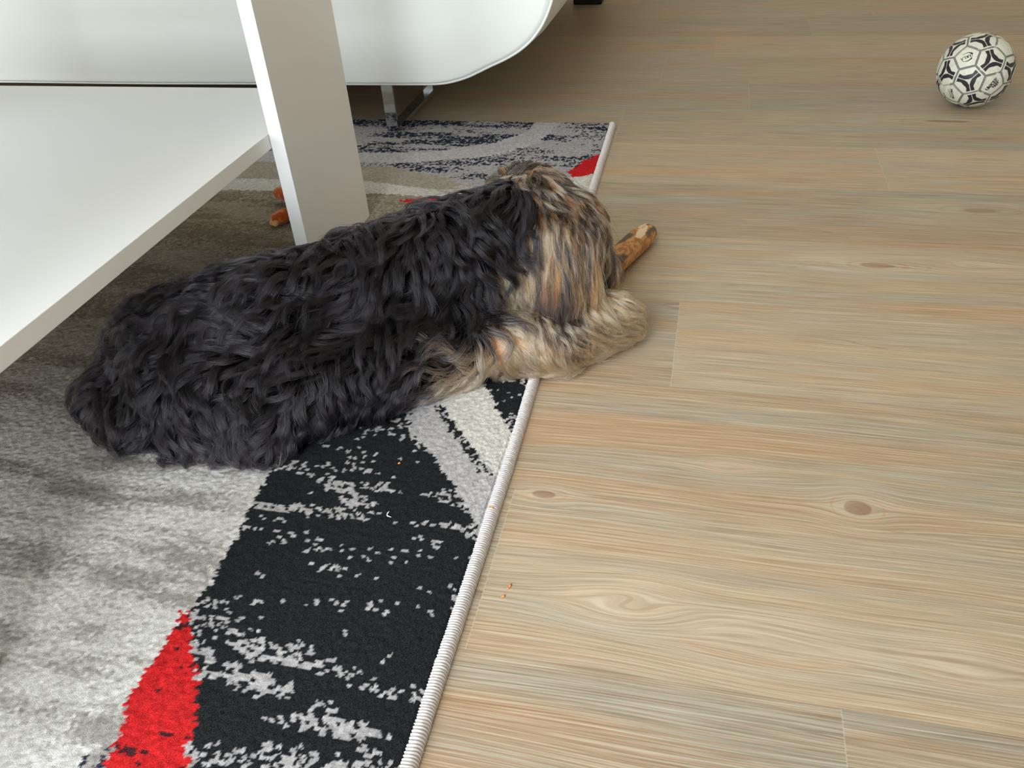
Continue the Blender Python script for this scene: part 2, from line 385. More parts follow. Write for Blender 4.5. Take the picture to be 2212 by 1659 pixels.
def build_rug():
    root = empty('rug', (-1.15, 1.1, 0)); tag(root, 'grey, black and red abstract patterned pile rug under the lying dog', 'rug')
    ys = np.linspace(RUG_Y0, RUG_Y1, 925)
    us = np.linspace(0, 1, 760) ** 1.0
    xs_near = us[None, :] * ((rug_xout(ys) - .0135) - RUG_X0)[:, None] * 1.0 + RUG_X0
    # finer steps towards the visible edge
    t = 1 - (1 - us) ** 1.25
    X = RUG_X0 + t[None, :] * ((rug_xout(ys) - .0135) - RUG_X0)[:, None]
    Y = np.repeat(ys[:, None], 760, 1)
    x, y = X.ravel(), Y.ravel()
    c, (cx, cy, h) = rug_color(x, y)
    dx = (x - cx) / .0023; dy = (y - cy) / .0020
    z = .0105 + .0014 * np.clip(1 - (dx * dx + dy * dy) * .6, 0, 1) + h * .0012 + (fbm(x * 400, y * 400, 2, 2) - .5) * .0012 + (fbm(x * 9, y * 9, 5, 2) - .5) * .0015
    edge = np.minimum(y - RUG_Y0, RUG_Y1 - y); z = np.where(edge < .004, .003 + (z - .003) * np.clip(edge / .004, 0, 1) , z)
    z = np.where(x > rug_xout(y) - .0165, z - .0015, z)
    y = y + np.where(y > RUG_Y1 - .012, (vnoise(x * 300, x * 0, 5) - .5) * .004, 0)
    co = np.stack([x, y, z], 1) - np.array([-1.15, 1.1, 0])
    me = grid_mesh('pile', co, 925, 760)
    vcol(me, 'yarn', c)
    m = mat('rug_pile', rough=0.95, spec=0.02)
    q = NT(m); fz = q.noise(q.coord('Object'), 900.0, 3.0, 0.7)
    q.put(q.b.inputs['Base Color'], q.mix(q.ramp(fz, .3, .75), q.mix(0.42, q.attr('yarn'), (0, 0, 0)), q.mix(0.03, q.attr('yarn'), (1, 1, 1))))
    q.b.inputs['Sheen Weight'].default_value = 0.0
    q.put(q.b.inputs['Normal'], q.bump(fz, 0.8, 0.0015))
    link('pile', me, m, root, True)
    # whipped edge: cord wrapped with yarn
    ny, na = 3700, 15
    yy = np.linspace(RUG_Y0, RUG_Y1 + .003, ny); a = np.linspace(-.1, math.pi + .1, na)
    Yb = np.repeat(yy[:, None], na, 1); A = np.repeat(a[None, :], ny, 0)
    fr = .0034 + .0006 * (vnoise(yy * 40, yy * 0, 2) - .5)
    ph = np.cumsum((yy[1] - yy[0]) / fr) * 2 * math.pi
    rid = np.abs(np.sin(ph[:, None] / 2 + A * .55))
    R = .0078 + .0011 * rid ** .7 + (vnoise(Yb * 700, A * 2, 8) - .5) * .0006
    Rz = R * 1.15
    xc = rug_xout(Yb) - .0085 + .0012 * (vnoise(Yb * 12, Yb * 0, 6) - .5)
    co = np.stack([(xc + R * np.cos(A)).ravel(), (Yb + .0006 * np.sin(A * 3)).ravel(), np.maximum(.0015 + Rz * np.sin(A) * 1.25, .0004).ravel()], 1) - np.array([-1.15, 1.1, 0])
    me = grid_mesh('edge_binding', co, ny, na)
    cb = np.array(srgb(204, 198, 198)) * (.62 + .5 * rid.ravel() ** .5)[:, None] * (.9 + .2 * vnoise(Yb.ravel() * 500, A.ravel() * 3, 4))[:, None]
    vcol(me, 'yarn', np.clip(cb, 0, 1))
    mb = mat('edge_yarn', rough=0.6, spec=0.35); q = NT(mb); q.put(q.b.inputs['Base Color'], q.attr('yarn'))
    q.put(q.b.inputs['Normal'], q.bump(q.noise(q.coord('Object'), 1500.0, 2.0), 0.4, 0.0006))
    o = link('edge_binding', me, mb, root, True); o['label'] = 'light grey yarn binding'
build_rug()

# ------------------------------------------------------------------ white table
M_white = mat('white_lacquer', srgb(236, 236, 234), 0.34, spec=0.45)
q = NT(M_white); q.put(q.b.inputs['Normal'], q.bump(q.noise(q.coord('Object'), 900.0, 2.0), 0.05, 0.0003))
tb = empty('side_table', (-1.19, 0.8, 0.0)); tag(tb, 'white table of flat boards with a low shelf and slab legs', 'table')
def tbox(name, lo, hi, bev=.0008):
    o = box(name, [lo[0] + 1.19, lo[1] - .8, lo[2]], [hi[0] + 1.19, hi[1] - .8, hi[2]], M_white, tb, bev); return o
TX0, TX1, TY0, TY1, RUGZ = -1.56, -0.6905, 0.07, 1.4345, 0.0125
for x0 in (TX1 + .0005, TX0 - .0245):
    for y0, y1 in ((1.163, 1.435), (TY0, TY0 + .272)):
        tbox('leg', (x0, y0, RUGZ), (x0 + .024, y1, .6299))
tbox('shelf', (TX0 + .0002, TY0, .2590), (TX1 - .0002, 1.397, .2832))
tbox('table_top', (TX0 - .0245, TY0, .63), (TX1 + .0245, TY1 + .001, .656))

# ------------------------------------------------------------------ white sofa with chrome sled feet
M_leather = mat('white_leather', srgb(226, 229, 226), 0.5, spec=0.4)
q = NT(M_leather)
q.put(q.b.inputs['Normal'], q.bump(q.noise(q.coord('Object'), 260.0, 3.0, 0.6), 0.10, 0.0008))
M_chrome = mat('chrome', srgb(200, 202, 204), 0.07, metal=1.0)
M_black = mat('black_fabric', srgb(18, 17, 16), 0.9)
sofa = empty('sofa', (-1.5, 2.6, 0.0)); tag(sofa, 'white leather sofa with rounded front corner on chrome sled feet', 'sofa')
SO = Vector((1.5, -2.6, 0))
def sofa_profile():
    p = [(-2.75, .62), (-2.75, .16), (-2.72, .136), (-2.3, .1305), (-1.9, .132), (-1.5, .1305), (-1.15, .132), (-.9, .1325), (-.70, .1335), (-.645, .1350)]
    p += [(-.61, .1405), (-.575, .1505), (-.545, .163), (-.515, .1765), (-.485, .189), (-.455, .204), (-.432, .219), (-.412, .236), (-.394, .257), (-.380, .279), (-.370, .300), (-.362, .322), (-.356, .35), (-.352, .40), (-.350, .48), (-.356, .56), (-.38, .62)]
    return p
pr = sofa_profile()
def resample(p, n):
    p = np.array(p); 
    # Catmull-Rom then arc length resample
    q_ = []
    for i in range(len(p) - 1):
        p0, p1, p2, p3 = p[max(i - 1, 0)], p[i], p[i + 1], p[min(i + 2, len(p) - 1)]
        for t in np.linspace(0, 1, 12, endpoint=False):
            q_.append(.5 * ((2 * p1) + (-p0 + p2) * t + (2 * p0 - 5 * p1 + 4 * p2 - p3) * t * t + (-p0 + 3 * p1 - 3 * p2 + p3) * t ** 3))
    q_.append(p[-1]); q_ = np.array(q_)
    s = np.r_[0, np.cumsum(np.linalg.norm(np.diff(q_, axis=0), axis=1))]
    u = np.linspace(0, s[-1], n)
    return np.stack([np.interp(u, s, q_[:, 0]), np.interp(u, s, q_[:, 1])], 1)
pp = resample(pr, 420)
cen = np.array([-1.5, .62])
def ring(scale_in, y, bulge=0.0):
    tn = np.gradient(pp, axis=0); nn = np.stack([tn[:, 1], -tn[:, 0]], 1); nn /= np.linalg.norm(nn, axis=1)[:, None] + 1e-9
    if np.dot(nn[100], np.array([0, -1])) < 0: nn = -nn
    q_ = pp + nn * bulge
    if scale_in: q_ = q_ + (cen - q_) * scale_in
    return np.stack([q_[:, 0] + 1.5, np.full(len(q_), y - 2.6), q_[:, 1]], 1)
rows = [ring(1 - 1e-4, 1.912)]
for s in (.9, .75, .6, .45, .3, .2, .12, .06, .03): rows.append(ring(s, 1.913 - .010 * math.sin(min(1, s * 2.5) * math.pi / 2)))
rows.append(ring(.012, 1.9105)); rows.append(ring(.004, 1.9135)); rows.append(ring(0, 1.918, -.001))
for y_, b_ in ((1.922, -.0015), (1.926, -.001), (1.934, .002), (1.96, .006), (2.02, .010), (2.2, .012), (2.6, .012), (3.0, .012), (3.35, .008), (3.42, .0), (3.44, -.01)): rows.append(ring(0, y_, b_))
rows.append(ring(.15, 3.45)); rows.append(ring(1 - 1e-4, 3.45))
me = grid_mesh('body', np.concatenate(rows), len(rows), 420)
o = link('body', me, M_leather, sofa, True)
md = o.modifiers.new('w', 'WEIGHTED_NORMAL')
# seat and back above the frame
def soft_box(name, lo, hi, m, parent, r=.05):
    return box(name, [lo[0] + 1.5, lo[1] - 2.6, lo[2]], [hi[0] + 1.5, hi[1] - 2.6, hi[2]], m, parent, r, 5)
soft_box('seat_cushion', (-2.7, 1.95, .6205), (-.42, 3.0, .70), M_leather, sofa, .03)
soft_box('backrest', (-2.7, 3.0, .6205), (-.42, 3.4, .98), M_leather, sofa, .06)
# piping along the front edge
def tube_mesh(name, pts, r, nseg=8, closed=False, radii=None):
    pts = np.asarray(pts, float); N = len(pts)
    tn = np.gradient(pts, axis=0); tn /= np.linalg.norm(tn, axis=1)[:, None] + 1e-12
    up = np.array([0, 0, 1.0]) if abs(tn[0][2]) < .9 else np.array([1.0, 0, 0])
    u = up - tn[0] * tn[0].dot(up); u /= np.linalg.norm(u); U = []
    for i in range(N):
        u = u - tn[i] * tn[i].dot(u); u /= np.linalg.norm(u); U.append(u)
    U = np.array(U); V = np.cross(tn, U)
    rr = np.full(N, r) if radii is None else np.asarray(radii)
    a = np.linspace(0, 2 * math.pi, nseg, endpoint=False)
    co = pts[:, None, :] + rr[:, None, None] * (U[:, None, :] * np.cos(a)[None, :, None] + V[:, None, :] * np.sin(a)[None, :, None])
    return grid_mesh(name, co.reshape(-1, 3), N, nseg, True)
k0 = 20
pip = ring(0, 1.917, .0005)[k0:-5]
link('piping', tube_mesh('piping', pip, .0032, 8), M_leather, sofa, True)
# dark lining below the frame, set back
box('lining', (-1.15, -.62, .125), (.80, .78, .1302), M_black, sofa, .001)
def sled(x, y0, y1, zt):
    """flat chrome bar bent to a U: front upright, runner on the floor, rear upright"""
    w, t = .0145, .0045
    prof = [(y0, zt), (y0, 0.0), (y1, 0.0), (y1, zt)]
    bm = bmesh.new()
    zb = 0.0127 if y0 < 2.0 else 0.0004
    bm_box(bm, (x - w, y0, zb), (x + w, y0 + t * 2, zt))
    bm_box(bm, (x - w, y0 + 2 * t, zb), (x + w, y1 - 2 * t, zb + t * 2))
    bm_box(bm, (x - w, y1 - 2 * t, zb), (x + w, y1, zt))
    bmesh.ops.translate(bm, verts=bm.verts[:], vec=SO)
    return from_bm('sled_foot', bm, M_chrome, sofa)
o = sled(-.786, 1.921, 2.235, .1345); o['label'] = 'chrome sled foot'
o = sled(-2.45, 1.921, 2.235, .1345); o['label'] = 'chrome sled foot'
box('rear_foot', (1.5 - .55, 3.345 - 2.6, .0004), (1.5 - .44, 3.43 - 2.6, .19), M_black, sofa, .004)['label'] = 'black rear foot'

# ------------------------------------------------------------------ football
def build_ball():
    C = np.array([0.6168, 2.2123, 0.0848]); r = 0.0845
    R = np.array([[-0.8638, -0.2098, 0.458], [-0.2958, -0.5248, -0.7982], [0.4078, -0.825, 0.3913]])
    g = (1 + 5 ** .5) / 2
    V = np.array([p for s1 in (1, -1) for s2 in (1, -1) for p in ((0, s1, s2 * g), (s1, s2 * g, 0), (s2 * g, 0, s1))]); V /= np.linalg.norm(V[0])
    V = V @ R.T                                        # pentagon centres in world axes
    hexs = []
    for i in range(12):
        for j in range(i + 1, 12):
            for k in range(j + 1, 12):
                if V[i] @ V[j] > .44 and V[j] @ V[k] > .44 and V[i] @ V[k] > .44:
                    c = V[i] + V[j] + V[k]; hexs.append(c / np.linalg.norm(c))
    hexs = np.array(hexs)
    # truncated icosahedron: corner = 2/3 Vi + 1/3 Vj ; panels separated by planes -> weighted Voronoi
    bm = bmesh.new(); bmesh.ops.create_icosphere(bm, subdivisions=8, radius=1.0)
    me = bpy.data.meshes.new('football'); bm.to_mesh(me); bm.free()
    N = len(me.vertices); co = np.empty(N * 3, np.float32); me.vertices.foreach_get('co', co); P = co.reshape(-1, 3).astype(float)
    P /= np.linalg.norm(P, axis=1)[:, None]
    e0 = 2 / 3 * V[0] + 1 / 3 * V[[k for k in range(12) if V[0] @ V[k] > .44 and k != 0][0]]
    L = np.linalg.norm(e0)
    hp = V[0] @ e0; hh = max(hexs @ e0)                # plane distances of pentagon and hexagon faces
    dp = P @ V.T / hp; dh = P @ hexs.T / hh
    allf = np.concatenate([dp, dh], 1)
    o_ = np.argsort(-allf, axis=1)[:, :2]
    m1 = np.take_along_axis(allf, o_[:, :1], 1)[:, 0]; m2 = np.take_along_axis(allf, o_[:, 1:2], 1)[:, 0]
    gap = (m1 - m2) / m1
    first = o_[:, 0]
    white = np.array(srgb(214, 214, 198)); dark = np.array(srgb(42, 40, 48)); seamc = np.array(srgb(116, 116, 112))
    col = np.repeat(white[None], N, 0) * (.95 + .08 * vnoise(P[:, 0] * 14 + 50, P[:, 1] * 14 + P[:, 2] * 9 + 50, 3))[:, None]
    # tri-blade print on each hexagon
    for h in range(20):
        c = hexs[h]; idx = np.where(first == 12 + h)[0]
        nb = V[np.argsort(-(V @ c))[:3]]
        ax = nb[0] - c * (nb[0] @ c); ax /= np.linalg.norm(ax); ay = np.cross(c, ax)
        pt = P[idx] / (P[idx] @ c)[:, None]
        u, v = pt @ ax, pt @ ay
        rr = np.hypot(u, v) / .335; th = np.arctan2(v, u)
        # fold to the nearest of three arms; arms run towards hexagon sides shared with hexagons
        a = th % (2 * math.pi / 3) - math.pi / 3
        x_, y_ = rr * np.cos(a), np.abs(rr * np.sin(a))
        half = .235 + .27 * (1 - smoothstep(-.05, .62, x_)) + .06 * smoothstep(.5, .95, x_)
        split = .026 + .10 * (1 - smoothstep(0., .36, x_))
        blade = (x_ > .0) & (x_ < .93) & (y_ < half * 1.15) & (y_ > split)
        col[idx[blade]] = dark
    seam = gap < .020
    mid = gap < .0045
    col[seam] = seamc; col[mid] = seamc * 1.45
    bad = vnoise(P[:, 0] * 9 + 20, P[:, 1] * 9 + 20 + P[:, 2] * 5, 9) > .80
    col[seam & bad & ~mid] = white * .85
    # lettering on the pentagons facing the room, drawn as strokes
    G = {'D': [[(0, 0), (0, 1), (.5, .9), (.65, .5), (.5, .1), (0, 0)]], 'U': [[(0, 1), (0, .2), (.3, 0), (.6, .2), (.6, 1)]],
         'K': [[(0, 0), (0, 1)], [(.6, 1), (0, .45), (.6, 0)]], 'L': [[(0, 1), (0, 0), (.55, 0)]], 'A': [[(0, 0), (.32, 1), (.65, 0)], [(.12, .35), (.53, .35)]],
         'N': [[(0, 0), (0, 1), (.6, 0), (.6, 1)]], 'I': [[(.15, 0), (.15, 1)]], 'C': [[(.62, .85), (.3, 1), (0, .7), (0, .3), (.3, 0), (.62, .15)]],
         'E': [[(.55, 1), (0, 1), (0, 0), (.55, 0)], [(0, .5), (.45, .5)]], 'F': [[(.55, 1), (0, 1), (0, 0)], [(0, .5), (.45, .5)]],
         'M': [[(0, 0), (0, 1), (.35, .4), (.7, 1), (.7, 0)]], 'Y': [[(0, 1), (.3, .5), (.6, 1)], [(.3, .5), (.3, 0)]],
         'O': [[(.3, 0), (0, .3), (0, .7), (.3, 1), (.6, .7), (.6, .3), (.3, 0)]], 'B': [[(0, 0), (0, 1), (.5, .85), (.1, .52), (.55, .25), (0, 0)]]}
    def segd(u, v, a, b):
        ax_, ay_ = a; bx, by = b; t = np.clip(((u - ax_) * (bx - ax_) + (v - ay_) * (by - ay_)) / ((bx - ax_) ** 2 + (by - ay_) ** 2 + 1e-12), 0, 1)
        return np.hypot(u - ax_ - t * (bx - ax_), v - ay_ - t * (by - ay_))
    def project(pxdir_c, ang):
        c = V[pxdir_c]; v0 = np.array(cam.matrix_world.to_3x3().col[0]); ax = v0 - c * (v0 @ c); ax /= np.linalg.norm(ax); ay = np.cross(c, ax)
        ca, sa = math.cos(ang), math.sin(ang)
        idx = np.where(first == pxdir_c)[0]; pt = P[idx] / (P[idx] @ c)[:, None]
        u0, v0_ = pt @ ax, pt @ ay
        return idx, u0 * ca + v0_ * sa, -u0 * sa + v0_ * ca
    def text(idx, u, v, word, x, y, h, th, sp=.85, colr=dark):
        for ch in word:
            for poly in G[ch]:
                for a, b in zip(poly[:-1], poly[1:]):
                    d = segd(u, v, (x + a[0] * h, y + a[1] * h), (x + b[0] * h, y + b[1] * h)); col[idx[d < th]] = colr
            x += h * sp * (1.1 if ch == 'M' else (.5 if ch == 'I' else 1.0))
    order = [2, 0, 1]
    camx = np.array(cam.matrix_world.to_3x3().col[0]); camy = np.array(cam.matrix_world.to_3x3().col[1])
    # pick the three pentagons nearest the camera by their place in view
    tocam = np.array([0, 0, CAM_H]) - C; tocam /= np.linalg.norm(tocam)
    vis = sorted(range(12), key=lambda k: -(V[k] @ tocam))[:3]
    vis.sort(key=lambda k: -(V[k] @ camy))
    top = vis[0]; right, left = sorted(vis[1:], key=lambda k: -(V[k] @ camx))
    idx, u, v = project(top, math.radians(190))
    for a0 in np.linspace(.5, 5.2, 30):
        wdt = .012 + .022 * math.sin((a0 - .5) / 4.7 * math.pi) ** 2
        if 2.4 < a0 < 3.3: continue
        d = np.hypot(u - .15 * math.cos(a0), v - .115 * math.sin(a0)); col[idx[d < wdt * .72]] = dark
    text(idx, u, v, 'DUKLA', -.14, -.035, .075, .0075, .80)
    idx, u, v = project(right, math.radians(62))
    text(idx, u, v, 'UNICEF', -.19, -.01, .085, .0125, .82)
    d = np.hypot(u - .04, v + .02); gl = (v < -.03) & (d < .12) & (np.abs(((u * 40) % 2) - 1) > .22); col[idx[gl]] = dark
    idx, u, v = project(left, math.radians(-42))
    text(idx, u, v, 'MAYCOB', -.17, 0.0, .07, .009, .82)
    d = np.abs(v + .035 + .25 * (u - .02) ** 2 * 4); col[idx[(d < .010) & (np.abs(u) < .15)]] = dark * 1.4
    # scuffs
    sc = fbm(P[:, 0] * 22 + 60, P[:, 1] * 22 + P[:, 2] * 15 + 60, 5, 2)
    col = col * (1 - .10 * smoothstep(.55, .75, sc))[:, None]
    disp = -.0016 * np.exp(-(gap / .010) ** 2)
    co = (P * (r * (1 + disp / r))[:, None]).astype(np.float32)
    me.vertices.foreach_set('co', co.ravel()); me.update()
    vcol(me, 'print', np.clip(col, 0, 1))
    m = mat('ball_leather', rough=0.42, spec=0.4); q = NT(m); q.put(q.b.inputs['Base Color'], q.attr('print'))
    o = link('football', me, m, None, True); o.location = C
    tag(o, 'white football with black three-bladed prints resting on the wood floor', 'ball')
build_ball()

# ------------------------------------------------------------------ signed distance bodies -> meshes (surface nets)
def sd_prims(P, prims, k=0.02, each=False):
    out = []
    for pr_ in prims:
        a, b, ra, rb = np.array(pr_[0]), np.array(pr_[1]), pr_[2], pr_[3]
        ba = b - a; l2 = ba @ ba
        t = np.clip(((P - a) @ ba) / (l2 + 1e-12), 0, 1)
        out.append(np.linalg.norm(P - a - t[:, None] * ba, axis=1) - (ra + (rb - ra) * t))
    D = np.stack(out, 1)
    if each: return D
    mn = D.min(1)
    return mn - k * np.log(np.exp(-(D - mn[:, None]) / k).sum(1)) * .6
def sd_grad(f, P, e=.002):
    g = np.stack([f(P + np.eye(3)[i] * e) - f(P - np.eye(3)[i] * e) for i in range(3)], 1)
    return g / (np.linalg.norm(g, axis=1)[:, None] + 1e-9)

def surface_net(f, lo, hi, h):
    lo = np.array(lo); n = np.ceil((np.array(hi) - lo) / h).astype(int) + 1
    g = np.stack(np.meshgrid(*[lo[i] + h * np.arange(n[i]) for i in range(3)], indexing='ij'), -1)
    F = np.concatenate([f(c) for c in np.array_split(g.reshape(-1, 3), 12)]).reshape(n)
    ins = F < 0
    nc = n - 1
    cnt = np.zeros(nc, int)
    cs = [(i, j, k) for i in (0, 1) for j in (0, 1) for k in (0, 1)]
    sl = lambda a, c: a[c[0]:c[0] + nc[0], c[1]:c[1] + nc[1], c[2]:c[2] + nc[2]]
    for c in cs: cnt += sl(ins, c)
    act = (cnt > 0) & (cnt < 8)
    acc = np.zeros((*nc, 3)); num = np.zeros(nc)
    for c in cs:
        for ax in range(3):
            if c[ax] == 0:
                d = list(c); d[ax] = 1
                fa, fb = sl(F, c), sl(F, d); cr = (fa < 0) != (fb < 0)
                t = np.where(cr, fa / (fa - fb + 1e-12), 0)
                p = np.zeros((*nc, 3))
                for q_ in range(3): p[..., q_] = c[q_]
                p[..., ax] += t
                acc += p * cr[..., None]; num += cr
    ids = -np.ones(nc, int); I = np.argwhere(act); ids[act] = np.arange(len(I))
    v = lo + h * (I + acc[act] / num[act][:, None])
    quads = []
    for ax in range(3):
        o1, o2 = [(1, 2), (2, 0), (0, 1)][ax]
        fa = np.take(F, range(n[ax] - 1), ax) < 0; fb = np.take(F, range(1, n[ax]), ax) < 0
        E = np.argwhere(fa != fb)
        E = E[(E[:, o1] > 0) & (E[:, o2] > 0) & (E[:, o1] < nc[o1]) & (E[:, o2] < nc[o2])]
        s = fa[tuple(E.T)]
        def cell(d1, d2):
            c = E.copy(); c[:, o1] -= d1; c[:, o2] -= d2; return ids[tuple(c.T)]
        q4 = np.stack([cell(1, 1), cell(0, 1), cell(0, 0), cell(1, 0)], 1)
        q4[~s] = q4[~s][:, ::-1]
        quads.append(q4)
    return v, np.concatenate(quads)

def mesh_vq(name, v, q_):
    me = bpy.data.meshes.new(name)
    me.vertices.add(len(v)); me.vertices.foreach_set('co', v.astype(np.float32).ravel())
    me.loops.add(len(q_) * 4); me.loops.foreach_set('vertex_index', q_.astype(np.int32).ravel())
    me.polygons.add(len(q_)); me.polygons.foreach_set('loop_start', np.arange(0, len(q_) * 4, 4, dtype=np.int32))
    me.update(calc_edges=True); me.validate(); return me

# ------------------------------------------------------------------ dog
# (a, b, ra, rb, groom, region)   regions: 0 black body, 1 tan legs, 2 crown and face, 3 ears, 4 chest
BK = (-.75, -.28, -.35)
DOG = [
 ((-.735, .835, .080), (-.60, .895, .095), .078, .092, BK, 0),
 ((-.60, .895, .095), (-.47, .975, .105), .092, .092, BK, 0),
 ((-.47, .975, .105), (-.375, 1.03, .130), .092, .082, (-.55, -.35, -.5), 0),
 ((-.375, 1.03, .145), (-.28, 1.10, .175), .070, .056, (-.25, -.55, -.6), 0),
 ((-.69, .775, .065), (-.56, .745, .050), .062, .045, (-.2, -.4, -.8), 0),
 ((-.63, .765, .060), (-.51, .800, .060), .058, .058, (-.35, -.5, -.8), 0),
 ((-.51, .800, .060), (-.42, .865, .060), .058, .056, (-.30, -.5, -.8), 0),
 ((-.42, .865, .060), (-.335, .925, .055), .056, .048, (-.15, -.5, -.8), 0),
 ((-.66, .715, .028), (-.54, .725, .026), .028, .024, (-.2, -.7, -.3), 0),
 ((-.77, .93, .060), (-.66, 1.00, .050), .060, .045, (-.6, .3, -.6), 0),
 ((-.79, .82, .060), (-.800, .755, .040), .034, .032, (-.5, -.7, -.3), 0),
 ((-.800, .755, .040), (-.73, .715, .034), .032, .030, (-.2, -.8, -.3), 0),
 ((-.41, .955, .085), (-.32, .945, .060), .070, .046, (.25, -.45, -.8), 0),
 ((-.31, .945, .048), (-.195, .985, .040), .042, .036, (.55, -.45, -.25), 1),
 ((-.195, .985, .040), (-.118, 1.062, .036), .036, .037, (.75, .25, -.35), 1),
 ((-.36, 1.12, .070), (-.24, 1.165, .036), .05, .028, (.6, .2, -.4), 1),
 ((-.24, 1.165, .036), (-.165, 1.185, .030), .028, .028, (.9, .1, -.3), 1),
 ((-.30, 1.03, .10), (-.25, 1.05, .065), .05, .04, (.5, -.5, -.6), 4),
 ((-.245, 1.120, .172), (-.20, 1.115, .160), .058, .054, (.62, -.45, -.35), 2),
 ((-.285, 1.165, .185), (-.25, 1.15, .190), .046, .046, (.30, .1, -.5), 2),
 ((-.195, 1.120, .140), (-.155, 1.140, .080), .042, .028, (.25, -.35, -.9), 2),
 ((-.255, 1.075, .155), (-.250, 1.050, .105), .034, .028, (-.05, -.55, -.85), 3),
 ((-.205, 1.062, .175), (-.192, 1.010, .100), .026, .026, (.02, -.60, -.80), 3),
 ((-.182, 1.085, .165), (-.168, 1.055, .095), .026, .026, (.10, -.50, -.85), 3),
 ((-.288, 1.195, .178), (-.32, 1.235, .120), .034, .032, (-.2, .5, -.7), 3),
]
dogf = lambda P: sd_prims(P, DOG, .012)
v, qd = surface_net(dogf, (-.92, .62, -.02), (-.02, 1.33, .28), .0075)
v[:, 2] = np.maximum(v[:, 2], .0135 - .012 * (v[:, 0] > -.205))
DC = np.array([-.5, .95, 0.0])
me = mesh_vq('dog', v - DC, qd)
M_skin = mat('dog_undercoat', srgb(12, 11, 11), 0.9, spec=0.1)
q = NT(M_skin)
ucol = np.repeat(np.array([srgb(11, 10, 11)]), len(v), 0)
Dm = sd_prims(v, DOG, each=True); reg = np.array([p[5] for p in DOG])[Dm.argmin(1)]
ucol[reg == 1] = srgb(232, 184, 142); ucol[reg == 2] = srgb(70, 58, 48); ucol[reg == 3] = srgb(96, 74, 54); ucol[reg == 4] = srgb(150, 120, 95)
for _ in range(1): pass
vcol(me, 'coat', ucol); q.put(q.b.inputs['Base Color'], q.attr('coat'))
dog = link('dog', me, M_skin, None, True); dog.location = DC
tag(dog, 'shaggy black and tan dog lying on the rug edge chewing a stick', 'dog')

